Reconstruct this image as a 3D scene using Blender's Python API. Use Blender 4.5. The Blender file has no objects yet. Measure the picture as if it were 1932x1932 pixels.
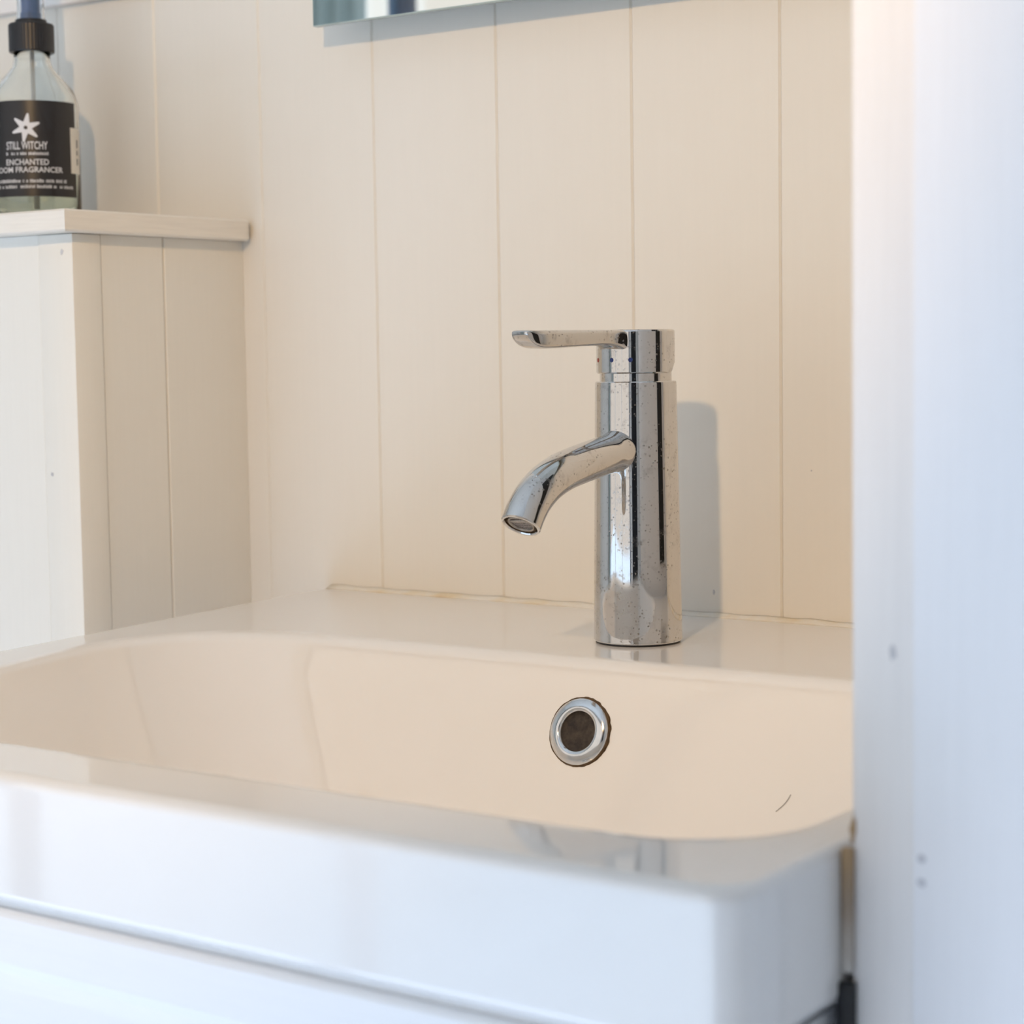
import bpy, bmesh, math, random
from mathutils import Vector, Matrix
random.seed(7)
S = bpy.context.scene
C = S.collection
PI = math.pi

# ------------------------------------------------------------------ camera
f_px = 3772.3
cam_d = bpy.data.cameras.new('camera')
cam = bpy.data.objects.new('camera', cam_d); C.objects.link(cam)
cam_d.sensor_width = 36.0
cam_d.lens = f_px / 1932.0 * 36.0
cam_d.clip_start = 0.02
yaw, pitch, roll = 0.61602, -0.08099, -0.01459
fw = Vector((-math.sin(yaw)*math.cos(pitch), math.cos(yaw)*math.cos(pitch), math.sin(pitch)))
r0 = Vector((math.cos(yaw), math.sin(yaw), 0)); u0 = r0.cross(fw)
rt = math.cos(roll)*r0 + math.sin(roll)*u0
up = -math.sin(roll)*r0 + math.cos(roll)*u0
M = Matrix((rt, up, -fw)).transposed().to_4x4()
M.translation = Vector((0.8434, -1.03976, 0.16084))
cam.matrix_world = M
cam_d.dof.use_dof = True
cam_d.dof.focus_distance = 1.075
cam_d.dof.aperture_fstop = 12.0
S.camera = cam

# ------------------------------------------------------------------ light
w = bpy.data.worlds.new('sky'); S.world = w; w.use_nodes = True
bg = w.node_tree.nodes['Background']
bg.inputs[0].default_value = (1.0, 0.93, 0.86, 1)
bg.inputs[1].default_value = 1.0
# sky light is sampled through the glazed door of the front wall
pd = bpy.data.lights.new('sky_portal', 'AREA'); pd.shape = 'RECTANGLE'; pd.size = 2.60; pd.size_y = 2.15
pd.cycles.is_portal = True
po = bpy.data.objects.new('sky_portal', pd); C.objects.link(po)
po.location = (-.55, -2.06, 0.225); po.rotation_euler = (PI/2, 0, PI)
# sun through the glazing: a bright patch on the floor in front of the basin
sd_ = bpy.data.lights.new('sun', 'SUN'); sd_.energy = 23.5; sd_.color = (0.56, 0.72, 1.0); sd_.angle = math.radians(1.0)
so_ = bpy.data.objects.new('sun', sd_); C.objects.link(so_)
so_.rotation_euler = Vector((0.22, 0.50, -0.87)).to_track_quat('-Z', 'Y').to_euler()
# warm spot lamp that hangs in front of the basin
LAMP = Vector((0.61, -1.15, 0.67)); AIM = Vector((0.045, 0.0, 0.185))
sp = bpy.data.lights.new('spot_bulb', 'SPOT')
sp.energy = 23.5; sp.color = (1.0, 0.67, 0.35); sp.spot_size = math.radians(59.5); sp.spot_blend = 0.65
sp.shadow_soft_size = 0.022
spo = bpy.data.objects.new('spot_bulb', sp); C.objects.link(spo)
spo.location = LAMP; spo.rotation_euler = (AIM-LAMP).to_track_quat('-Z', 'Y').to_euler()
vs = S.view_settings
vs.view_transform = 'Standard'; vs.look = 'None'; vs.gamma = 1.0; vs.use_curve_mapping = False
vs.exposure = 0.0

# ------------------------------------------------------------------ materials
MATS = {}
def new_mat(name):
    m = bpy.data.materials.new(name); m.use_nodes = True
    MATS[name] = m
    nt = m.node_tree
    return m, nt, nt.nodes['Principled BSDF']
def node(nt, t, **kw):
    n = nt.nodes.new(t)
    for k, v in kw.items(): setattr(n, k, v)
    return n
def obj_coords(nt, scale=(1, 1, 1)):
    tc = node(nt, 'ShaderNodeTexCoord'); mp = node(nt, 'ShaderNodeMapping')
    mp.inputs['Scale'].default_value = scale
    nt.links.new(tc.outputs['Object'], mp.inputs['Vector'])
    return mp.outputs[0]
def ramp(nt, fac, stops):
    r = node(nt, 'ShaderNodeValToRGB')
    el = r.color_ramp.elements
    el[0].position, el[0].color = stops[0][0], (*stops[0][1], 1)
    el[1].position, el[1].color = stops[-1][0], (*stops[-1][1], 1)
    for p, c in stops[1:-1]:
        e = el.new(p); e.color = (*c, 1)
    nt.links.new(fac, r.inputs[0])
    return r.outputs[0]
def noise(nt, vec, scale, detail=4, rough=.55):
    n = node(nt, 'ShaderNodeTexNoise'); n.inputs['Scale'].default_value = scale
    n.inputs['Detail'].default_value = detail; n.inputs['Roughness'].default_value = rough
    nt.links.new(vec, n.inputs['Vector'])
    return n.outputs[0]
def bump(nt, bs, h, strength, dist=.001):
    b = node(nt, 'ShaderNodeBump'); b.inputs['Strength'].default_value = strength; b.inputs['Distance'].default_value = dist
    nt.links.new(h, b.inputs['Height']); nt.links.new(b.outputs[0], bs.inputs['Normal'])
def mixcol(nt, fac, a, b):
    m = node(nt, 'ShaderNodeMix', data_type='RGBA')
    nt.links.new(fac, m.inputs[0])
    for s, v in ((m.inputs[6], a), (m.inputs[7], b)):
        if isinstance(v, tuple): s.default_value = (*v, 1)
        else: nt.links.new(v, s)
    return m.outputs[2]
def simple(name, col, rough=.5, metal=0.0, coat=0.0, var=.04, vscale=40, bumpn=None, spec=.5):
    m, nt, b = new_mat(name)
    v = obj_coords(nt)
    n = noise(nt, v, vscale)
    lo = tuple(c*(1-var) for c in col); hi = tuple(min(1, c*(1+var)) for c in col)
    nt.links.new(ramp(nt, n, [(.3, lo), (.7, hi)]), b.inputs['Base Color'])
    b.inputs['Roughness'].default_value = rough; b.inputs['Metallic'].default_value = metal
    b.inputs['Coat Weight'].default_value = coat; b.inputs['Coat Roughness'].default_value = .02
    b.inputs['Specular IOR Level'].default_value = spec
    if bumpn: bump(nt, b, noise(nt, v, bumpn[0]), bumpn[1])
    return m
def painted_wood(name, col, rough=.32, grain=(60, 60, 2.5), var=.015, gb=.12):
    m, nt, b = new_mat(name)
    v = obj_coords(nt, grain)
    n = noise(nt, v, 6, 5)
    lo = tuple(c*(1-var) for c in col); hi = tuple(min(1, c*(1+var)) for c in col)
    nt.links.new(ramp(nt, n, [(.3, lo), (.7, hi)]), b.inputs['Base Color'])
    b.inputs['Roughness'].default_value = rough
    bump(nt, b, n, gb, .0006)
    return m
WALLC = (.83, .79, .715)
painted_wood('wall_paint', WALLC, .34, var=.006, gb=.04)
painted_wood('box_paint', (.855, .825, .75), .38, var=.008, gb=.05)
painted_wood('slab_paint', (.87, .82, .735), .36, grain=(5, 5, 90), var=.035, gb=.25)
painted_wood('trim_paint', (.86, .82, .78), .36, var=.02)
painted_wood('panel_paint', (.87, .865, .87), .42, var=.012)
painted_wood('cabinet_paint', (.90, .905, .91), .35, grain=(2.5, 60, 60), var=.01, gb=.08)
simple('plaster', (.83, .78, .70), .7, vscale=12)
simple('ceiling_white', (.93, .90, .85), .75, vscale=12)
simple('groove_dirt', (.80, .76, .66), .6, var=.05)
simple('black_matte', (.012, .013, .016), .45)
simple('dark_void', (.008, .008, .01), .6)
simple('frame_navy', (.035, .05, .085), .35)
simple('black_plastic', (.012, .012, .015), .38, bumpn=(300, .1))
simple('label_black', (.018, .016, .017), .35)
simple('print_white', (.72, .72, .74), .5)
simple('sticker_cream', (.78, .74, .66), .5)
simple('dot_blue', (.012, .03, .16), .25)
simple('dot_red', (.45, .06, .03), .3)
simple('lamp_black', (.03, .03, .03), .4)
simple('mirror_edge', (.42, .50, .47), .12)
simple('mirror_silver', (.86, .90, .885), .012, metal=1, var=.0)
simple('mark_grey', (.55, .54, .54), .7, var=.2)
simple('screw_fill', (.62, .62, .64), .6, var=.1)
simple('hair_dark', (.10, .07, .05), .6)
simple('grime', (.085, .05, .022), .85, var=.4, vscale=400)
simple('paving', (.24, .25, .23), .9, var=.15, vscale=6)

# ceramic
m, nt, b = new_mat('ceramic')
v = obj_coords(nt); n = noise(nt, v, 5)
nt.links.new(ramp(nt, n, [(.3, (.865, .845, .815)), (.7, (.885, .865, .84))]), b.inputs['Base Color'])
b.inputs['Roughness'].default_value = .3; b.inputs['Specular IOR Level'].default_value = .0; b.inputs['Coat Weight'].default_value = 1; b.inputs['Coat Roughness'].default_value = .05
b.inputs['Coat IOR'].default_value = 1.72
# floor planks
m, nt, b = new_mat('floor_wood')
v = obj_coords(nt, (3, 40, 3)); n = noise(nt, v, 3, 5)
nt.links.new(ramp(nt, n, [(.3, (.50, .49, .48)), (.7, (.60, .59, .57))]), b.inputs['Base Color']); b.inputs['Roughness'].default_value = .45
# chrome with lime spots
m, nt, b = new_mat('chrome')
v = obj_coords(nt)
big = noise(nt, obj_coords(nt), 55, 3)
vo = node(nt, 'ShaderNodeTexVoronoi'); vo.inputs['Scale'].default_value = 430
nt.links.new(v, vo.inputs['Vector'])
sm = noise(nt, v, 700, 3)
sub = node(nt, 'ShaderNodeMath', operation='MULTIPLY_ADD'); sub.inputs[1].default_value = .55; 
nt.links.new(sm, sub.inputs[0]); nt.links.new(vo.outputs['Distance'], sub.inputs[2])
spots = ramp(nt, sub.outputs[0], [(.45, (1, 1, 1)), (.53, (0, 0, 0))])
area = ramp(nt, big, [(.40, (0, 0, 0)), (.56, (1, 1, 1))])
mul = node(nt, 'ShaderNodeMath', operation='MULTIPLY')
nt.links.new(spots, mul.inputs[0]); nt.links.new(area, mul.inputs[1])
blot = ramp(nt, noise(nt, v, 170, 6, .7), [(.52, (0, 0, 0)), (.66, (1, 1, 1))])
bm2 = node(nt, 'ShaderNodeMath', operation='MULTIPLY'); nt.links.new(blot, bm2.inputs[0]); nt.links.new(area, bm2.inputs[1])
base = mixcol(nt, bm2.outputs[0], (.66, .645, .63), (.52, .50, .485))
nt.links.new(mixcol(nt, mul.outputs[0], base, (.40, .38, .36)), b.inputs['Base Color'])
mx_ = node(nt, 'ShaderNodeMath', operation='MAXIMUM')
hb = node(nt, 'ShaderNodeMath', operation='MULTIPLY'); hb.inputs[1].default_value = .55
nt.links.new(bm2.outputs[0], hb.inputs[0]); nt.links.new(hb.outputs[0], mx_.inputs[0]); nt.links.new(mul.outputs[0], mx_.inputs[1])
rr = node(nt, 'ShaderNodeMapRange'); rr.inputs['To Min'].default_value = .035; rr.inputs['To Max'].default_value = .30
nt.links.new(mx_.outputs[0], rr.inputs['Value']); nt.links.new(rr.outputs[0], b.inputs['Roughness'])
b.inputs['Metallic'].default_value = 1
simple('chrome_ring', (.70, .70, .70), .12, metal=1, var=.05, vscale=200)
simple('steel_dull', (.42, .39, .36), .4, metal=1, var=.25, vscale=500)
# aerator mesh plastic
m, nt, b = new_mat('aerator_mesh')
v = obj_coords(nt); vo = node(nt, 'ShaderNodeTexVoronoi'); vo.inputs['Scale'].default_value = 900; vo.inputs['Randomness'].default_value = .25
nt.links.new(v, vo.inputs['Vector'])
nt.links.new(ramp(nt, vo.outputs['Distance'], [(.36, (.05, .045, .05)), (.48, (.34, .31, .30))]), b.inputs['Base Color'])
b.inputs['Roughness'].default_value = .5
# old silicone: cream with ochre stains
m, nt, b = new_mat('silicone')
v = obj_coords(nt, (1, 1, 1)); n = noise(nt, v, 28, 4)
nt.links.new(ramp(nt, n, [(.45, (.86, .82, .74)), (.64, (.82, .70, .50)), (.80, (.66, .48, .28))]), b.inputs['Base Color'])
b.inputs['Roughness'].default_value = .4
# sealant at the partition: brown mould near its upper end
m, nt, b = new_mat('sealant')
v = obj_coords(nt)
sx = node(nt, 'ShaderNodeSeparateXYZ'); nt.links.new(v, sx.inputs[0])
n = noise(nt, v, 90, 3)
ad = node(nt, 'ShaderNodeMath', operation='MULTIPLY_ADD'); ad.inputs[1].default_value = .02
nt.links.new(n, ad.inputs[0]); nt.links.new(sx.outputs[2], ad.inputs[2])
mr = node(nt, 'ShaderNodeMapRange'); mr.inputs['From Min'].default_value = -.045; mr.inputs['From Max'].default_value = .012
nt.links.new(ad.outputs[0], mr.inputs['Value'])
nt.links.new(ramp(nt, mr.outputs[0], [(.15, (.55, .52, .47)), (.62, (.36, .27, .19)), (.9, (.42, .28, .15))]), b.inputs['Base Color'])
b.inputs['Roughness'].default_value = .6
# overflow opening: shade of the hole put into a brown-black colour
m, nt, b = new_mat('overflow_shade')
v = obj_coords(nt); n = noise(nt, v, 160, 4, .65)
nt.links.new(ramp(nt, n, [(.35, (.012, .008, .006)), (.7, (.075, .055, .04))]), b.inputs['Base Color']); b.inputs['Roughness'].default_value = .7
# glass and liquids
def glassy(name, col, ior, rough=0.0):
    m, nt, b = new_mat(name)
    b.inputs['Base Color'].default_value = (*col, 1); b.inputs['Transmission Weight'].default_value = 1
    b.inputs['IOR'].default_value = ior; b.inputs['Roughness'].default_value = rough
    return m
glassy('bottle_glass', (.965, .985, .975), 1.45)
glassy('liquid', (.80, .83, .66), 1.34)
glassy('cap_clear', (.90, .95, 1.0), 1.45, .05)
simple('tube_white', (.70, .71, .70), .3)
simple('pump_blue', (.10, .17, .33), .3)
m = bpy.data.materials.new('pane_glass'); m.use_nodes = True; MATS['pane_glass'] = m
nt = m.node_tree; nt.nodes.clear()
o_ = node(nt, 'ShaderNodeOutputMaterial'); mx = node(nt, 'ShaderNodeMixShader'); mx.inputs[0].default_value = .06
tr = node(nt, 'ShaderNodeBsdfTransparent'); gl = node(nt, 'ShaderNodeBsdfGlossy'); gl.inputs['Roughness'].default_value = .01
nt.links.new(tr.outputs[0], mx.inputs[1]); nt.links.new(gl.outputs[0], mx.inputs[2]); nt.links.new(mx.outputs[0], o_.inputs[0])
m, nt, b = new_mat('bulb_glow')
b.inputs['Base Color'].default_value = (.9, .85, .7, 1)
b.inputs['Emission Color'].default_value = (1, .72, .4, 1); b.inputs['Emission Strength'].default_value = 12

# ------------------------------------------------------------------ mesh helpers
def mesh_obj(name, verts, faces, mat, parent=None, smooth=False, origin=None):
    me = bpy.data.meshes.new(name)
    org = Vector(origin) if origin is not None else Vector((0, 0, 0))
    me.from_pydata([tuple(Vector(v)-org) for v in verts], [], faces)
    me.validate()
    bm = bmesh.new(); bm.from_mesh(me); bmesh.ops.recalc_face_normals(bm, faces=bm.faces); bm.to_mesh(me); bm.free()
    for p in me.polygons: p.use_smooth = bool(smooth)
    me.materials.append(MATS[mat] if isinstance(mat, str) else mat)
    o = bpy.data.objects.new(name, me); C.objects.link(o)
    o.location = org
    if parent is not None:
        o.parent = parent
        o.matrix_parent_inverse = Matrix.Translation(-parent.location) if parent.rotation_euler[:] == (0, 0, 0) else parent.matrix_world.inverted()
    if smooth == 'auto':
        md = o.modifiers.new('edges', 'EDGE_SPLIT'); md.split_angle = math.radians(24)
    return o
def tag(o, label=None, cat=None, group=None, kind=None):
    if label: o['label'] = label
    if cat: o['category'] = cat
    if group: o['group'] = group
    if kind: o['kind'] = kind
    return o
def thing(name, loc, label, cat, kind=None):
    o = bpy.data.objects.new(name, None); C.objects.link(o); o.location = loc; o.empty_display_size = .02
    return tag(o, label, cat, kind=kind)
def boxvf(x0, x1, y0, y1, z0, z1, bev=0.0, seg=2):
    bm = bmesh.new()
    bmesh.ops.create_cube(bm, size=1)
    for v in bm.verts:
        v.co = Vector(((x0+x1)/2+v.co.x*(x1-x0), (y0+y1)/2+v.co.y*(y1-y0), (z0+z1)/2+v.co.z*(z1-z0)))
    if bev: bmesh.ops.bevel(bm, geom=list(bm.edges), offset=bev, segments=seg, affect='EDGES', profile=.5)
    vs_ = [v.co.copy() for v in bm.verts]; bm.verts.index_update()
    fs = [[v.index for v in f.verts] for f in bm.faces]; bm.free()
    return vs_, fs
def box(name, x0, x1, y0, y1, z0, z1, mat, parent=None, bev=0.0, seg=2):
    v, f = boxvf(x0, x1, y0, y1, z0, z1, bev, seg)
    return mesh_obj(name, v, f, mat, parent, smooth='auto' if bev else False)
def rings_vf(rings, close0=False, close1=False, cyc=True):
    n = len(rings[0]); verts = [v for r in rings for v in r]; faces = []
    for i in range(len(rings)-1):
        for j in range(n if cyc else n-1):
            k = (j+1) % n
            faces.append([i*n+j, i*n+k, (i+1)*n+k, (i+1)*n+j])
    if close0: faces.append(list(range(n))[::-1])
    if close1: faces.append([(len(rings)-1)*n+j for j in range(n)])
    return verts, faces
def lathe(name, prof, mat, parent=None, center=(0, 0, 0), seg=64, smooth='auto', frame=None, close0=False, close1=False):
    # prof: list of (radius, height); frame: 3 axis vectors
    ax = frame or (Vector((1, 0, 0)), Vector((0, 1, 0)), Vector((0, 0, 1)))
    c = Vector(center); rings = []
    for r, h in prof:
        rings.append([c + ax[0]*(r*math.cos(2*PI*k/seg)) + ax[1]*(r*math.sin(2*PI*k/seg)) + ax[2]*h for k in range(seg)])
    v, f = rings_vf(rings, close0, close1)
    return mesh_obj(name, v, f, mat, parent, smooth, origin=c)

# ------------------------------------------------------------------ setting
ZF, ZC = -0.85, 1.45
XL, XR, YF = -2.05, 1.95, -2.00
XA = 0.5655          # right side of the basin alcove
YP = -0.46           # front of the partition
tag(box('floor', XL-.1, XR+.1, YF-.1, .15, ZF-.1, ZF, 'floor_wood'), kind='structure')
tag(box('ceiling', XL-.1, XR+.1, YF-.1, .15, ZC, ZC+.1, 'ceiling_white'), kind='structure')
tag(box('wall_left', XL-.1, XL, YF-.1, .15, ZF, ZC, 'plaster'), kind='structure')
tag(box('wall_right', XR, XR+.1, YF-.1, YP+.05, ZF, ZC, 'plaster'), kind='structure')
wb = tag(box('wall_back', XL, XA+.02, .004, .10, ZF, ZC, 'groove_dirt'), kind='structure')
# tongue-and-groove boards of the back wall, 0.1 m apart, chamfered long edges
def board_vf(w_, h, t, ch):
    # cross-section in x/y, front at y=-t ... wall at 0
    prof = [(0, 0), (0, -t+ch), (ch, -t), (w_-ch, -t), (w_, -t+ch), (w_, 0)]
    r0_ = [Vector((x, y, 0)) for x, y in prof]; r1_ = [Vector((x, y, h)) for x, y in prof]
    return rings_vf([r0_, r1_], True, True)
bv, bf = board_vf(.0999, ZC-ZF, .004, .0011)
bme = None
for k in range(-20, 6):
    x = k*.1 + .00005
    wid = .0999 if k < 5 else XA-x
    if k == 5:
        v, f = board_vf(wid, ZC-ZF, .004, .0011)
        o = mesh_obj('board', v, f, 'wall_paint')
    elif bme is None:
        o = mesh_obj('board', bv, bf, 'wall_paint'); bme = o.data
    else:
        o = bpy.data.objects.new('board', bme); C.objects.link(o)
    o.location = (x, .004, ZF)
    o.parent = wb
# partition on the right: hidden core, corner strip and wide board, left side of alcove
wp = tag(box('wall_partition', XA, XR, YP+.004, .10, ZF, ZC, 'trim_paint'), kind='structure')
st = tag(box('trim_1', XA, .5872, YP-.0005, YP+.0039, ZF, ZC, 'trim_paint', bev=.0012), kind='structure')
pb = tag(box('trim_2', .5874, .90, YP-.0035, YP+.0039, ZF, ZC, 'panel_paint', bev=.0015), kind='structure')
box('panel_board', .9004, 1.20, YP-.0035, YP+.0039, ZF, ZC, 'panel_paint', wp, bev=.0015)
box('panel_board', 1.2004, 1.55, YP-.0035, YP+.0039, ZF, ZC, 'panel_paint', wp, bev=.0015)
box('panel_board', 1.5504, XR, YP-.0035, YP+.0039, ZF, ZC, 'panel_paint', wp, bev=.0015)
# filled screw holes and scuffs on the boards of the partition
Yb = YP-.0035
for z in (-.0003, -.0079):
    lathe('screw_hole', [(0.0001, .0001), (.0012, .0002), (.0017, -.0002)], 'screw_fill', pb, (.5909, Yb-.0001, z), 14,
          frame=(Vector((1, 0, 0)), Vector((0, 0, 1)), Vector((0, -1, 0))))
def blob(name, mat, parent, c, rx, rz, y, n=18, jit=.3, ax='xz'):
    vs_ = [Vector((c[0], y, c[1]))]
    for k in range(n):
        a = 2*PI*k/n; q = 1+random.uniform(-jit, jit)
        vs_.append(Vector((c[0]+rx*q*math.cos(a), y, c[1]+rz*q*math.sin(a))))
    back = [v+Vector((0, .0003, 0)) for v in vs_[1:]]
    fs = [[0, 1+k, 1+(k+1) % n] for k in range(n)] + [[1+k, n+1+k, n+1+(k+1) % n, 1+(k+1) % n] for k in range(n)]
    return mesh_obj(name, vs_+back, fs, mat, parent)
blob('scuff_mark', 'mark_grey', st, (.5797, .0640), .0012, .0026, YP-.0007)
blob('mould_stain', 'sealant', st, (.5660, .0052), .0012, .0046, YP-.0007)
blob('speck', 'mark_grey', wb, (.2546, .0145), .0007, .0015, -.0002)
blob('speck', 'mark_grey', wb, (.3195, .0888), .0005, .0005, -.0002)
# front wall with a wide glazed door opening, dark doorway beside the camera
DX0, DX1, DZ1 = -1.85, .75, 1.30
wf = tag(box('wall_front', DX1, .93, YF-.1, YF, ZF, ZC, 'plaster'), kind='structure')
box('wall_pier', XL, DX0, YF-.1, YF, ZF, ZC, 'plaster', wf)
box('wall_lintel', DX0, DX1, YF-.1, YF, DZ1, ZC, 'plaster', wf)
box('wall_pier', 1.52, XR, YF-.1, YF, ZF, ZC, 'plaster', wf)
box('wall_lintel', .93, 1.52, YF-.1, YF, 1.15, ZC, 'plaster', wf)
d1 = tag(box('door_1', .93, 1.52, YF-.1, YF-.06, ZF, 1.15, 'dark_void'), kind='structure')
wn = tag(box('window_1', DX0, DX0+.05, YF-.08, YF-.02, ZF, DZ1, 'frame_navy', bev=.004), kind='structure')
for x, hw in ((-1.537, .013), (-.77, .013), (-.01, .013)):
    box('mullion', x-hw, x+hw, YF-.08, YF-.02, ZF+.05, DZ1-.05, 'frame_navy' if x < -1 else 'trim_paint', wn, bev=.004)
box('window_frame', DX1-.05, DX1, YF-.08, YF-.02, ZF, DZ1, 'frame_navy', wn, bev=.004)
box('window_frame', DX0+.05, DX1-.05, YF-.08, YF-.02, DZ1-.05, DZ1, 'frame_navy', wn, bev=.004)
box('window_frame', DX0+.05, DX1-.05, YF-.08, YF-.02, ZF, ZF+.05, 'frame_navy', wn, bev=.004)
for a, b_ in ((DX0+.05, -1.55), (-1.524, -.783), (-.757, -.023), (.003, DX1-.05)):
    box('pane', a, b_, YF-.052, YF-.048, ZF+.05, DZ1-.05, 'pane_glass', wn)
# sheer curtain added at the left end of the glazing to lighten the mirror image
m, nt, b = new_mat('sheer_curtain')
v = obj_coords(nt, (30, 30, 1)); n = noise(nt, v, 8)
nt.links.new(ramp(nt, n, [(.3, (.46, .51, .48)), (.7, (.52, .57, .54))]), b.inputs['Base Color'])
b.inputs['Roughness'].default_value = .8; b.inputs['Transmission Weight'].default_value = .0
tl = node(nt, 'ShaderNodeBsdfTranslucent'); tl.inputs[0].default_value = (.72, .78, .74, 1)
mxs = node(nt, 'ShaderNodeMixShader'); mxs.inputs[0].default_value = .14
nt.links.new(b.outputs[0], mxs.inputs[1]); nt.links.new(tl.outputs[0], mxs.inputs[2])
nt.links.new(mxs.outputs[0], nt.nodes['Material Output'].inputs[0])
cr = []
for k in range(61):
    x = -1.93+.378*k/60; y = -1.955+.012*math.sin(k*.9)
    cr.append([Vector((x, y, ZF+.02)), Vector((x, y, 1.36)), Vector((x, y+.0008, 1.36)), Vector((x, y+.0008, ZF+.02))])
v, f = rings_vf(cr, True, True)
tag(mesh_obj('curtain', v, f, 'sheer_curtain', None, True), 'pale sheer curtain added at the glazed front wall to lighten the mirror image', 'curtain')
tag(box('ground', -9, 8, -14, YF-.1, ZF-.3, ZF-.15, 'paving'), kind='structure')

# ------------------------------------------------------------------ basin
def rquad(c, r, z, n=12):
    # c = corners BL, BR, FR, FL (counter-clockwise seen from below); rounded outline, 4*(n+1) points
    pts = []
    for i in range(4):
        p = Vector((*c[i], 0)); a = (Vector((*c[i-1], 0))-p).normalized(); b = (Vector((*c[(i+1) % 4], 0))-p).normalized()
        rr_ = r[i] if isinstance(r, (list, tuple)) else r
        ang = math.acos(max(-1, min(1, a.dot(b)))); d = rr_/math.tan(ang/2)
        ctr = p + (a+b).normalized()*(rr_/math.sin(ang/2))
        s_ = p+a*d-ctr; e_ = p+b*d-ctr
        for k in range(n+1):
            t = k/n
            q = s_.lerp(e_, t); q = q.normalized()*rr_ if rr_ > 1e-6 else q
            # slerp for even spacing
            th = math.acos(max(-1, min(1, s_.normalized().dot(e_.normalized())))) if rr_ > 1e-6 else 0
            if th > 1e-5: q = (s_*math.sin((1-t)*th)+e_*math.sin(t*th))/math.sin(th)
            pts.append(Vector((ctr.x+q.x, ctr.y+q.y, z)))
    return pts
def inset(c, d):
    (a, b, f, g) = c
    return [(a[0]+d, a[1]-d), (b[0]-d, b[1]-d), (f[0]-d, f[1]+d), (g[0]+d, g[1]+d)]
OUT = [(-.052, -.0006), (.5625, -.0006), (.5625, -.530), (.004, -.530)]
OR = [.012, .012, .013, .013]
BOWL = [(-.006, -.186), (.541, -.172), (.536, -.479), (.066, -.484)]
ZB = -.0525
basin = thing('washbasin', (.268, -.265, ZB), 'white glazed ceramic washbasin with wide bowl under the tap', 'washbasin')
LR = .008
SL = .34
d_l = -LR+LR*math.sin(PI/2-math.atan(SL)); z_l = -LR+LR*math.cos(PI/2-math.atan(SL))
def bowlring(t, z, extra=0):
    # back slope SL, left side much gentler, front/right slope SL
    dz = z_l - z
    (a, b, f, g) = inset(BOWL, d_l)
    sl, sr, sb, sf = .60, .5, SL, .45
    c = [(a[0]+sl*dz+extra, a[1]-sb*dz-extra), (b[0]-sr*dz-extra, b[1]-sb*dz-extra), (f[0]-sr*dz-extra, f[1]+sf*dz+extra), (g[0]+sl*dz+extra, g[1]+sf*dz+extra)]
    return rquad(c, [.085, .06, .045, .05], z)
rings = []
ER = .0045
for e, z in ((.05, -.148), (-.004, -.135), (-.009, -.118), (-.009, -.085), (-.009, ZB-.004)):
    rings.append(bowlring(0, z, e))
rings.append(rquad(inset(OUT, .018), OR, ZB+.0003))
rings.append(rquad(inset(OUT, .004), OR, ZB+.0000))
rings.append(rquad(inset(OUT, .0012), OR, ZB+.0012))
for z in (ZB+.004, ZB+.0048, ZB+.0056, -ER-.0022, -ER-.0014, -ER-.0006):
    rings.append(rquad(OUT, OR, z))
for k in range(1, 7):
    a = k/6*PI/2
    rings.append(rquad(inset(OUT, ER*(1-math.cos(a))), OR, -ER+ER*math.sin(a)))
# deck to bowl: rounded lip then sloping walls
BR_ = [.085, .06, .05, .06]
LR = .008
for d in (ER+.0006, ER+.0014):
    rings.append(rquad(inset(OUT, d), OR, 0.0))
for d in (1.9, 1.6, 1.3):
    rings.append(rquad(inset(BOWL, -LR*d), BR_, 0.0))
SL = .34
for k in range(1, 7):
    a = k/6*(PI/2-math.atan(SL))
    rings.append(rquad(inset(BOWL, -LR + LR*math.sin(a)), BR_, -LR+LR*math.cos(a)))
zb = -.118
for k in range(1, 8):
    rings.append(bowlring(k, z_l+(zb-z_l)*k/7))
for k, (e, dz) in enumerate(((.006, .006), (.014, .010), (.026, .0125), (.05, .0145), (.08, .0155))):
    rings.append(bowlring(0, zb-dz, e))
v, f = rings_vf(rings, True, True)
bo = mesh_obj('basin_body', v, f, 'ceramic', basin, smooth=True, origin=(.268, -.265, ZB))
md = bo.modifiers.new('edges', 'EDGE_SPLIT'); md.split_angle = math.radians(60)
# overflow ring on the rear bowl wall
nrm = Vector((0, -1, SL)).normalized()
ox = .2815
oz = -.0362
def back_y(x, z):
    (a, b, _, _) = inset(BOWL, d_l)
    dz = z_l-z
    x0, x1 = a[0]+.60*dz, b[0]-.5*dz
    t = (x-x0)/(x1-x0)
    return (a[1]-SL*dz)*(1-t)+(b[1]-SL*dz)*t
oc = Vector((ox, back_y(ox, oz), oz))
t1 = Vector((1, 0, 0)); t2 = nrm.cross(t1)
fr = (t1, t2, nrm)
ov = lathe('overflow_ring', [(.0175, -.0008), (.0175, .0007), (.0170, .0014), (.0150, .0023), (.0126, .0030), (.0108, .0027), (.0102, .0012), (.0102, -.002)], 'chrome_ring', basin, oc, 64, True, fr)
lathe('overflow_dark_disc', [(.0001, .0004), (.0103, .0004)], 'overflow_shade', ov, oc, 32, False, fr, True)  # flat disc, the depth of the opening is only its dark colour
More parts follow.
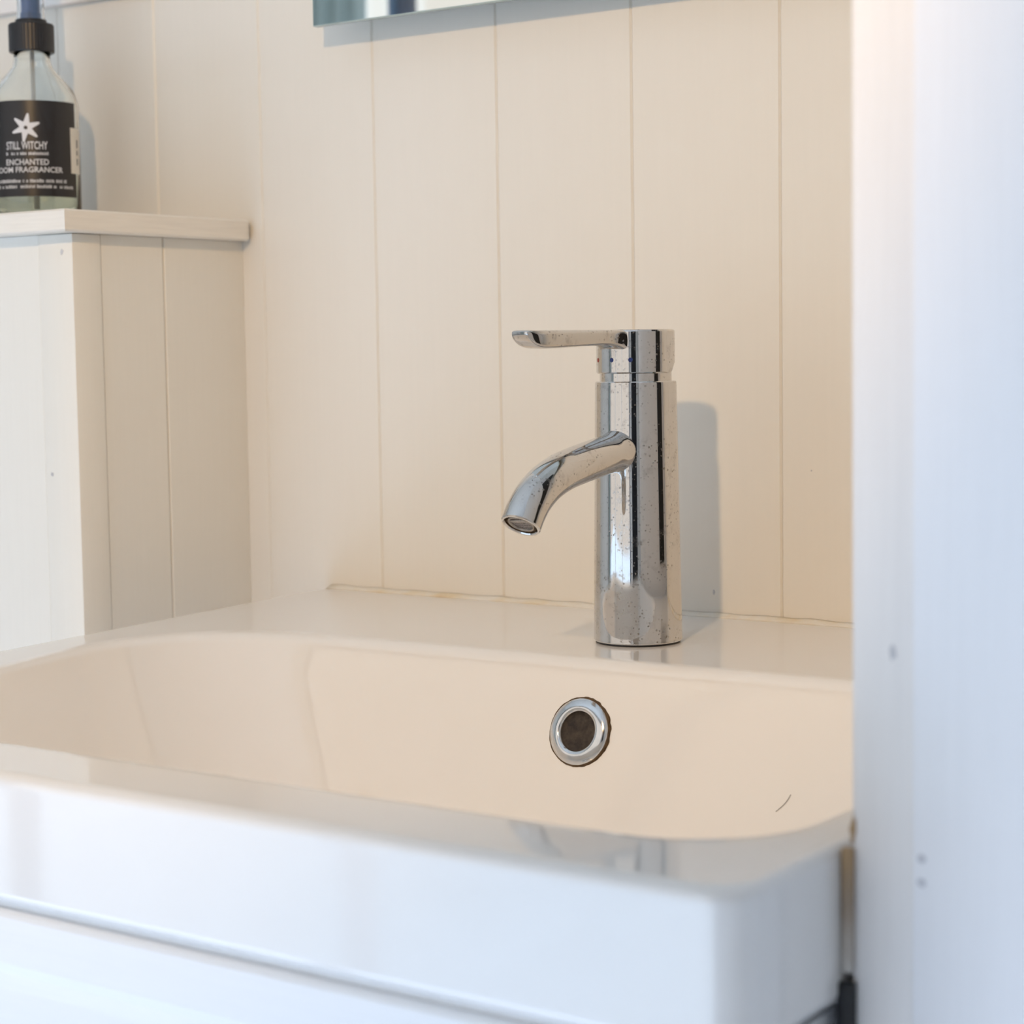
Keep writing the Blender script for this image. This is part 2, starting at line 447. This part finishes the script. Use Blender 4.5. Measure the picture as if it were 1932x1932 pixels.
# dirt seam round the ring, ragged edge
rg = []
for (rr_, h, j) in ((.0171, .0006, 0), (.0180, .0005, .00025), (.0183, -.0004, .0005)):
    ring = []
    for k in range(72):
        a = 2*PI*k/72
        q = rr_ + j*(random.random()*1.4-.5 + .8*max(0, math.cos(a-.2)))
        ring.append(oc + t1*(q*math.cos(a)) + t2*(q*math.sin(a)) + nrm*h)
    rg.append(ring)
v, f = rings_vf(rg)
mesh_obj('dirt_seam', v, f, 'grime', ov)
# drain
lathe('drain', [(.031, -.001), (.031, .002), (.028, .003), (.022, .001), (.020, .002), (.010, .006), (.0002, .007)], 'chrome_ring', basin, (.275, -.33, zb-.0155), 40, True)
# hair on the rim
hp = []
for k in range(9):
    t = k/8; hz = -.0625+.0085*t
    hp.append(Vector((.398+.0065*t+.0010*math.sin(t*3.1), back_y(.40, hz)-.0003, hz)))
def tube(name, pts, rad, mat, parent=None, seg=10, smooth=True, caps=True, origin=None, side=None):
    rings_ = []
    for i, p in enumerate(pts):
        d = (pts[min(i+1, len(pts)-1)]-pts[max(i-1, 0)]).normalized()
        a = (side or Vector((.31, .2, .93))).cross(d)
        a = a.normalized(); b = d.cross(a)
        r_ = rad[i] if isinstance(rad, (list, tuple)) else rad
        rings_.append([p + a*(r_*math.cos(2*PI*k/seg)) + b*(r_*math.sin(2*PI*k/seg)) for k in range(seg)])
    v, f = rings_vf(rings_, caps, caps)
    return mesh_obj(name, v, f, mat, parent, smooth, origin=origin)
tag(tube('hair', hp, .00012, 'hair_dark'), 'thin curved dark hair stuck to the rear wall of the bowl', 'hair')

# silicone bead between basin and back wall
pts = []; rings_ = []
for k in range(70):
    x = -.045 + k*(XA-.0005+.045)/69
    wv = .0011 + .0002*math.sin(k*1.7)+random.uniform(-.0001, .0001)
    rings_.append([Vector((x, -.0001, wv*2.2)), Vector((x, -.0016, wv*1.6)), Vector((x, -.0040, wv*.75)), Vector((x, -.0064-wv*.5, .0001)), Vector((x, -.0050, -.0012)), Vector((x, -.0001, -.0020))])
v, f = rings_vf(rings_, True, True)
tag(mesh_obj('silicone_bead', v, f, 'silicone', None, True), 'yellowed silicone bead where the basin meets the panelled wall', 'sealant')
# sealant strip between basin side and partition and the black strip filling the gap below it
tag(box('sealant_strip', .5627, XA+.0015, YP-.0035, YP-.0006, -.0415, -.0003, 'sealant', bev=.001), 'brown stained sealant strip between basin side and partition', 'sealant')
tag(box('gap_strip', .5615, XA+.0022, YP-.0045, YP-.0006, -.40, -.0445, 'black_matte', bev=.001), 'black strip filling the gap below the basin corner', 'strip')

# ------------------------------------------------------------------ vanity cabinet
cab = thing('vanity_cabinet', (.27, -.26, ZF), 'white vanity cabinet with drawer under the washbasin', 'cabinet')
box('side_panel', .012, .028, -.500, -.006, ZF+.12, ZB-.0042, 'cabinet_paint', cab)
box('side_panel', .5415, .5575, -.500, -.006, ZF+.12, ZB-.0042, 'cabinet_paint', cab)
box('back_panel', .0282, .5413, -.018, -.006, ZF+.12, ZB-.006, 'cabinet_paint', cab)
box('bottom_panel', .0282, .5413, -.500, -.0182, ZF+.1205, ZF+.136, 'cabinet_paint', cab)
box('front_rail', .0282, .5413, -.5235, -.5135, -.0560, ZB-.0040+.0028, 'cabinet_paint', cab)
box('plinth', .03, .54, -.46, -.02, ZF+.0005, ZF+.12, 'cabinet_paint', cab)
def drawer(z0, z1):
    x0, x1, y0, y1 = .006, .5595, -.5275, -.5015
    fwid = .021; bev_ = .011; dep = .0022
    R_ = lambda d, y: [Vector((x0+d, y, z0+d)), Vector((x1-d, y, z0+d)), Vector((x1-d, y, z1-d)), Vector((x0+d, y, z1-d))]
    v, f = rings_vf([R_(0, y1), R_(0, y0+.0025), R_(.0008, y0+.0008), R_(.0025, y0), R_(fwid, y0), R_(fwid+bev_*.4, y0+dep*.75), R_(fwid+bev_, y0+dep)], True, True)
    return mesh_obj('drawer', v, f, 'cabinet_paint', cab, smooth=False)
dr = drawer(-.395, -.0562)
drawer(-.729, -.399)

# ------------------------------------------------------------------ tap
TX, TY = .269, -.110
tap = thing('mixer_tap', (TX, TY, 0.0002), 'chrome single lever mixer tap standing on the basin deck', 'tap')
tc_ = (TX, TY, 0)
lathe('base_gasket', [(.0232, .0002), (.0232, .0011), (.02, .0011)], 'black_matte', tap, tc_, 64)
lathe('tap_body', [(.0225, .0010), (.0241, .0012), (.0244, .0018), (.02438, .0024), (.02437, .0032), (.02222, .1405), (.02221, .1412), (.0222, .1418), (.0221, .1424), (.0216, .1429), (.019, .1430), (.019, .1400)], 'chrome', tap, tc_, 96)
lathe('collar', [(.0196, .1400), (.0196, .1480), (.018, .1480)], 'chrome', tap, tc_, 96)
# head: bottom edge lifts towards the rear
LAZ = math.radians(-9)
ldir = Vector((math.sin(LAZ), -math.cos(LAZ), 0)); lside = Vector((math.cos(LAZ), math.sin(LAZ), 0))
seg = 96; rings_ = []
HR = .0214; HZ0, HZ1 = .1471, .1708
def lift(a_dir):
    c_ = -(a_dir.dot(ldir))
    t = max(0, min(1, (c_-.25)/.25)); return .0046*t*t*(3-2*t)
for r_, h, top in ((.018, HZ0+.0004, 0), (HR-.0008, HZ0, 0), (HR, HZ0+.0008, 0), (HR, HZ0+.0014, 0), (HR, HZ0+.0021, 0), (HR, HZ1-.0024, 1), (HR, HZ1-.0018, 1), (HR, HZ1-.0012, 1), (HR-.0004, HZ1-.0004, 1), (HR-.0014, HZ1, 1), (.004, HZ1, 1)):
    ring = []
    for k in range(seg):
        a = 2*PI*k/seg; d = Vector((math.cos(a), math.sin(a), 0))
        ring.append(Vector((TX, TY, h + (0 if top else lift(d)))) + d*r_)
    rings_.append(ring)
v, f = rings_vf(rings_, True, True)
head = mesh_obj('tap_head', v, f, 'chrome', tap, 'auto')
# lever
def lever_section(s, hw, zt, zb_, n=32, pw=4.5):
    c = Vector((TX, TY, (zt+zb_)/2)) + ldir*s
    h = (zt-zb_)/2; ring = []
    for k in range(n):
        a = 2*PI*k/n; ca, sa = math.cos(a), math.sin(a)
        e = 2/pw
        ring.append(c + lside*(hw*math.copysign(abs(ca)**e, ca)) + Vector((0, 0, h*math.copysign(abs(sa)**e, sa))))
    return ring
secs = [(.0130, .0112, HZ1, .1570), (.0185, .0108, HZ1, .1590), (.0215, .0098, HZ1, .1607), (.0250, .0090, HZ1, .1618), (.031, .0085, HZ1, .1622), (.040, .0081, HZ1, .1621), (.052, .0078, HZ1, .1617), (.064, .0076, HZ1, .1613),
        (.074, .0075, HZ1, .1609), (.080, .0074, HZ1, .1611), (.0850, .0071, HZ1, .1622), (.0884, .0066, HZ1, .1646), (.0903, .0060, HZ1-.0002, .1672), (.0910, .0050, HZ1-.0008, .1688)]
v, f = rings_vf([lever_section(*s_) for s_ in secs], True, True)
lv = mesh_obj('lever', v, f, 'chrome', head, True)
md = lv.modifiers.new('smooth', 'SUBSURF'); md.levels = 1; md.render_levels = 2
for az, mt in ((-39, 'dot_red'), (-5, 'dot_blue'), (24.5, 'dot_blue')):
    a = math.radians(az); d = Vector((math.sin(a), -math.cos(a), 0)); sd = Vector((math.cos(a), math.sin(a), 0))
    o = lathe('temperature_dot', [(.0001, .0001), (.0011, .00012), (.0013, -.0002)], mt, head, Vector((TX, TY, .1545)) + d*(HR+.00012), 20, False, (sd, Vector((0, 0, 1)), d), True)
    o['label'] = 'red temperature dot' if mt == 'dot_red' else 'blue temperature dot'
# spout: bent tube with an aerator in its mouth
ctrl = [(-.112, .1075), (-.132, .1052), (-.150, .1030), (-.168, .1003), (-.184, .0972), (-.198, .0925), (-.209, .0862), (-.2165, .0790), (-.2205, .0735)]
def catmull(P, n):
    out = []
    P = [Vector((TX, y, z)) for y, z in P]
    for i in range(len(P)-1):
        p0, p1, p2, p3 = P[max(i-1, 0)], P[i], P[i+1], P[min(i+2, len(P)-1)]
        for k in range(n):
            t = k/n
            out.append(.5*((2*p1)+(-p0+p2)*t+(2*p0-5*p1+4*p2-p3)*t*t+(-p0+3*p1-3*p2+p3)*t**3))
    out.append(P[-1]); return out
cp = catmull(ctrl, 6)
SR = .0104
dE = (cp[-1]-cp[-2]).normalized(); sE = Vector((1, 0, 0)); uE = dE.cross(sE)
rings_ = []; NS = 48
for i, p in enumerate(cp):
    d = (cp[min(i+1, len(cp)-1)]-cp[max(i-1, 0)]).normalized()
    a = Vector((1, 0, 0)); b = d.cross(a)
    dist = -(p.y-TY)
    r_ = SR + .0016*max(0, 1-max(0, dist-.020)/.009)**2 if dist > .012 else SR+.0016
    rings_.append([p+a*(r_*math.cos(2*PI*k/NS))+b*(r_*math.sin(2*PI*k/NS)) for k in range(NS)])
pe = cp[-1]
for r_, h in ((.0104, .0006), (.0099, .0012), (.0090, .0012), (.0086, .0006), (.0086, -.004)):
    rings_.append([pe+dE*h+sE*(r_*math.cos(2*PI*k/NS))+uE*(r_*math.sin(2*PI*k/NS)) for k in range(NS)])
v, f = rings_vf(rings_, True, True)
spout = mesh_obj('spout', v, f, 'chrome', tap, 'auto')
frE = (sE, uE, dE)
lathe('aerator_seal', [(.0085, -.001), (.0085, -.0003), (.0076, -.0001), (.0070, -.0006)], 'grime', spout, pe, 40, 'auto', frE)
lathe('aerator_ring', [(.0071, -.001), (.0071, .0004), (.0066, .0007), (.0061, .0002), (.0061, -.001)], 'steel_dull', spout, pe, 40, True, frE)
lathe('aerator_screen', [(.0001, -.0006), (.0062, -.0006)], 'aerator_mesh', spout, pe, 32, False, frE, True)
# bar across the screen
bw = []
for t in (-1, 1):
    for (q, h) in ((-.0012, -.0004), (-.0008, .0003), (.0003, .0003), (.0006, -.0004)):
        bw.append(pe + sE*(t*.0052) + uE*(q+.0028) + dE*h)
v, f = rings_vf([bw[:4], bw[4:]], True, True)
mesh_obj('aerator_bar', v, f, 'steel_dull', spout)

# ------------------------------------------------------------------ boxed ledge on the left
led = thing('boxed_ledge', (-.36, -.08, ZF), 'white painted panelled boxing with thick ledge top, left of the basin', 'ledge')
BX = -.1195; BY0, BY1 = -.1575, -.0001; SZ0, SZ1 = .2386, .2526
box('core', -.60, BX-.004, BY0+.004, BY1, ZF+.0005, SZ0-.0004, 'groove_dirt', led)
v, f = boxvf(BX-.0300, BX+.0016, BY0-.0016, BY0+.0228, ZF+.0005, SZ0-.0002, .0012)
mesh_obj('corner_post', v, f, 'box_paint', led, 'auto')
def sideboard(y0, y1):
    ch = .0010
    prof = [(BX-.004, y0), (BX-ch, y0), (BX, y0+ch), (BX, y1-ch if y1 < -.01 else y1), (BX-ch, y1), (BX-.004, y1)]
    v, f = rings_vf([[Vector((x, y, ZF+.0005)) for x, y in prof], [Vector((x, y, SZ0-.0002)) for x, y in prof]], True, True)
    mesh_obj('board', v, f, 'box_paint', led)
sideboard(BY0+.0236, -.0772); sideboard(-.0768, BY1)
def frontboard(x0, x1):
    ch = .0010; yb = BY0+.004
    prof = [(x0, yb), (x0, BY0+ch), (x0+ch, BY0), (x1-ch, BY0), (x1, BY0+ch), (x1, yb)]
    v, f = rings_vf([[Vector((x, y, ZF+.0005)) for x, y in prof], [Vector((x, y, SZ0-.0002)) for x, y in prof]], True, True)
    mesh_obj('board', v, f, 'box_paint', led)
xs = BX-.0305
for k in range(5):
    frontboard(xs-.0955*(k+1)+.0004, xs-.0955*k)
# ledge top: sharp front corner, rounded rear corner
sx0, sx1, sy0, sy1, sz0, sz1 = -.615, -.1070, -.1745, -.0004, SZ0, SZ1
out = [(sx0, sy0), (sx1, sy0)]
rc = .010
for k in range(9):
    a = k/8*PI/2
    out.append((sx1-rc+rc*math.cos(a), sy1-rc+rc*math.sin(a)))
out.append((sx0, sy1))
def off(pts_, d):
    cx, cy = -.36, -.09
    return [(x-math.copysign(d, x-cx), y-math.copysign(d, y-cy)) for x, y in pts_]
rr3 = [[Vector((x, y, z)) for x, y in off(out, d)] for d, z in ((.0012, sz0), (.0, sz0+.0012), (.0, sz1-.0012), (.0012, sz1))]
v, f = rings_vf(rr3, True, True)
mesh_obj('ledge_top', v, f, 'slab_paint', led, 'auto')
blob('paint_chip', 'mark_grey', led, (-.1275, .2270), .0014, .0020, BY0-.0018)
blob('paint_chip', 'mark_grey', led, (-.1430, .0850), .0012, .0012, BY0-.0018)

# ------------------------------------------------------------------ spray bottle
BX_, BY_, BZ_ = 0.0, 0.0, .2426
btl = thing('spray_bottle', (BX_, BY_, BZ_), 'clear glass spray bottle with black label standing on the ledge', 'bottle')
BC = (BX_, BY_, 0)
RB = .0272
prof = [(.0002, BZ_+.0012), (.021, BZ_+.0008), (.0245, BZ_), (RB-.0006, BZ_+.002), (RB, BZ_+.006), (RB, .3155), (RB-.0010, .3200), (.0243, .3255), (.0200, .3310), (.0155, .3360), (.0122, .3400), (.0112, .3440), (.0110, .3505),
        (.0090, .3505), (.0092, .3440), (.0105, .3395), (.0140, .3345), (.0185, .3295), (.0226, .3243), (.0248, .3192), (.0254, .3150), (.0254, .2490), (.0235, .2468), (.0002, .2472)]
lathe('glass_body', prof, 'bottle_glass', btl, BC, 64, True)
lathe('liquid', [(.0002, .2474), (.0234, .2470), (.0252, .2491), (.0252, .2790), (.0002, .2790)], 'liquid', btl, BC, 48, 'auto', None, True, True)
lathe('dip_tube', [(.0013, .250), (.0013, .3500)], 'tube_white', btl, BC, 16, True, None, True, True)
# ribbed black collar
rb = []
for r_, h in ((.0090, .3492), (.0132, .3490), (.0136, .3496), (.0136, .3655), (.0131, .3664), (.0098, .3670), (.0094, .3690), (.004, .3690)):
    ring = []
    for k in range(96):
        a = 2*PI*k/96; q = r_*(1+.012*(k % 2)) if .013 < r_ < .0137 else r_
        ring.append(Vector((BX_+q*math.cos(a), BY_+q*math.sin(a), h)))
    rb.append(ring)
v, f = rings_vf(rb, True, True)
mesh_obj('collar', v, f, 'black_plastic', btl, 'auto')
lathe('pump_stem', [(.0062, .3690), (.0062, .3730), (.0056, .3740), (.0056, .3950), (.0068, .3960), (.0068, .4040), (.0030, .4050)], 'pump_blue', btl, BC, 32, 'auto', None, True, True)
lathe('overcap', [(.0086, .3691), (.0083, .3740), (.0078, .4130), (.0066, .4160), (.0002, .4163), (.0002, .4153), (.0060, .4150), (.0069, .4125), (.0074, .3740), (.0077, .3691)], 'cap_clear', btl, BC, 40, True, None)
# label wrapped round the glass
LC = math.radians(37.5)    # azimuth of the label centre, from -Y towards +X
def cyl(x, z, r_):
    a = LC + x/RB
    return Vector((BX_+r_*math.sin(a), BY_-r_*math.cos(a), z))
LZ0, LZ1 = .2588, .3168
HWL = RB*math.radians(72)
NL = 40
rin, rout = RB+.00005, RB+.00025
grid = []
for r_ in (rin, rout):
    for z in (LZ0, LZ1):
        grid.append([cyl(-HWL+2*HWL*k/NL, z, r_) for k in range(NL+1)])
vv = [p for g in grid for p in g]; ff = []
n1 = NL+1
for k in range(NL):
    ff.append([2*n1+k, 2*n1+k+1, 3*n1+k+1, 3*n1+k]); ff.append([k+1, k, n1+k, n1+k+1])
    ff.append([k, k+1, 2*n1+k+1, 2*n1+k]); ff.append([n1+k+1, n1+k, 3*n1+k, 3*n1+k+1])
ff.append([0, 2*n1, 3*n1, n1]); ff.append([NL, n1+NL, 3*n1+NL, 2*n1+NL])
lab = mesh_obj('label', vv, ff, 'label_black', btl, 'auto')
rp = RB+.00033
def print_mesh(name, verts2, faces):
    vs_ = [cyl(x, z, rp) for x, z in verts2]
    return mesh_obj(name, vs_, faces, 'print_white', lab)
def text_mesh(s, size, x_scale=1.0, bold=0.0):
    cu = bpy.data.curves.new('lettering', 'FONT'); cu.body = s; cu.size = size; cu.align_x = 'CENTER'; cu.offset = bold; cu.resolution_u = 3
    o = bpy.data.objects.new('lettering', cu); C.objects.link(o)
    dg = bpy.context.evaluated_depsgraph_get(); dg.update()
    me = o.evaluated_get(dg).to_mesh()
    vs_ = [(v_.co.x*x_scale, v_.co.y) for v_ in me.vertices]; fs = [list(p.vertices) for p in me.polygons]
    o.evaluated_get(dg).to_mesh_clear()
    bpy.data.objects.remove(o); bpy.data.curves.remove(cu)
    return vs_, fs
def put_text(s, z, height, width, bold=0.0):
    vs_, fs = text_mesh(s, 1.0, bold=bold)
    xs_ = [a for a, _ in vs_]; ys_ = [b_ for _, b_ in vs_]
    kx = width/(max(xs_)-min(xs_)); ky = height/(max(ys_)-min(ys_))
    cx = (max(xs_)+min(xs_))/2; y0 = min(ys_)
    print_mesh('lettering', [((a-cx)*kx, z+(b_-y0)*ky) for a, b_ in vs_], fs)
put_text('STILL WITCHY', .2872, .0048, .0252, .012)
put_text('ENCHANTED', .2778, .0036, .0262, .014)
put_text('ROOM FRAGRANCER', .2733, .0034, .0440, .014)
# small print too fine to read: rows of short strokes
def small_row(z, h, x0, x1, seed):
    rnd = random.Random(seed); vs_, fs = [], []; x = x0
    while x < x1:
        if rnd.random() < .13: x += .0010; continue
        wdt = rnd.uniform(.0002, .0006); hh = h*rnd.uniform(.7, 1.0)
        i = len(vs_); vs_ += [(x, z), (min(x+wdt, x1), z), (min(x+wdt, x1), z+hh), (x, z+hh)]; fs.append([i, i+1, i+2, i+3])
        x += wdt+rnd.uniform(.0002, .0004)
    print_mesh('small_print', vs_, fs)
small_row(.2838, .0019, -.0130, .0130, 1)
small_row(.2672, .0021, -.0250, .0245, 2)
small_row(.2638, .0020, -.0300, .0305, 3)
# six-armed star of overlapping petals
vs_, fs = [], []
cz = .3003
for k in range(6):
    a = math.radians(80+60*k)
    dx, dz = math.cos(a), math.sin(a); px_, pz_ = -dz, dx
    i = len(vs_)
    for (t, wd) in ((.0012, .0005), (.0030, .0019), (.0050, .0014), (.0078, .0008), (.0087, .0004)):
        vs_ += [(dx*t+px_*wd, cz+dz*t+pz_*wd), (dx*t-px_*wd, cz+dz*t-pz_*wd)]
    for q in range(4): fs.append([i+2*q, i+2*q+1, i+2*q+3, i+2*q+2])
    # ring joining the arms
    a2 = a+math.radians(60)
    j = len(vs_)
    for aa in (a, a2):
        for t in (.0013, .0032): vs_.append((math.cos(aa)*t, cz+math.sin(aa)*t))
    fs.append([j, j+1, j+3, j+2])
print_mesh('star_emblem', vs_, fs)
# cream price sticker on the label's right end
vv = []
for r_ in (RB+.0003, RB+.0006):
    for z in (.2736, .3015):
        vv += [cyl(HWL-.0052+.0012*k, z, r_) for k in range(9)]
ff = []
for k in range(8):
    ff += [[18+k, 19+k, 28+k, 27+k], [k, k+1, 10+k, 9+k], [k, k+1, 19+k, 18+k], [9+k, 10+k, 28+k, 27+k]]
ff += [[0, 9, 27, 18], [8, 17, 35, 26]]
stk = mesh_obj('price_sticker', vv, ff, 'sticker_cream', btl, 'auto')
for i, (z, hh) in enumerate(((.2790, .004), (.2850, .003), (.2895, .005))):
    q = [cyl(HWL+.0005, z, RB+.0007), cyl(HWL+.0018, z, RB+.0007), cyl(HWL+.0018, z+hh, RB+.0007), cyl(HWL+.0005, z+hh, RB+.0007)]
    mesh_obj('sticker_print', q, [[0, 1, 2, 3]], 'label_black', stk)

btl.location = (-.2495, -.070, .2528); btl.scale = (1.14, 1.14, 1.1285)

# ------------------------------------------------------------------ mirror and rail on the back wall
mir = thing('wall_mirror', (.30, -.015, .3723), 'frameless rectangular mirror standing off the panelled wall', 'mirror')
box('mirror_glass', -.0242, .545, -.031, -.0262, .3723, 1.02, 'mirror_edge', mir, bev=.0008)
v = [(-.0234, -.0312, .3731), (.5442, -.0312, .3731), (.5442, -.0312, 1.0192), (-.0234, -.0312, 1.0192)]
v2 = [(a, -.0310, c) for a, _, c in v]
vq, fq = rings_vf([[Vector(q) for q in v], [Vector(q) for q in v2]], True, True)
mesh_obj('mirror_face', vq, fq, 'mirror_silver', mir)
box('mirror_mount', .02, .50, -.0262, -.0003, .44, .98, 'lamp_black', mir)
tag(box('wall_rail', -1.2, -.075, -.0085, -.0002, .4185, .455, 'trim_paint', bev=.001), 'white horizontal wooden rail on the wall above the spray bottle', 'rail')

# ------------------------------------------------------------------ lamp (behind the viewer) and dark trim of the alcove side
lampo = thing('spot_lamp', (LAMP.x, LAMP.y, ZC), 'black hanging spot lamp in front of the basin', 'lamp')
box('cord', LAMP.x-.002, LAMP.x+.002, LAMP.y-.062, LAMP.y-.058, LAMP.z+.02, ZC, 'lamp_black', lampo)
dL = (AIM-LAMP).normalized(); sL = dL.cross(Vector((0, 0, 1))).normalized(); uL = sL.cross(dL)
lathe('lamp_shade', [(.012, -.075), (.024, -.07), (.036, -.02), (.040, -.008), (.038, -.008), (.030, -.03), (.012, -.06)], 'lamp_black', lampo, LAMP, 32, True, (sL, uL, dL))
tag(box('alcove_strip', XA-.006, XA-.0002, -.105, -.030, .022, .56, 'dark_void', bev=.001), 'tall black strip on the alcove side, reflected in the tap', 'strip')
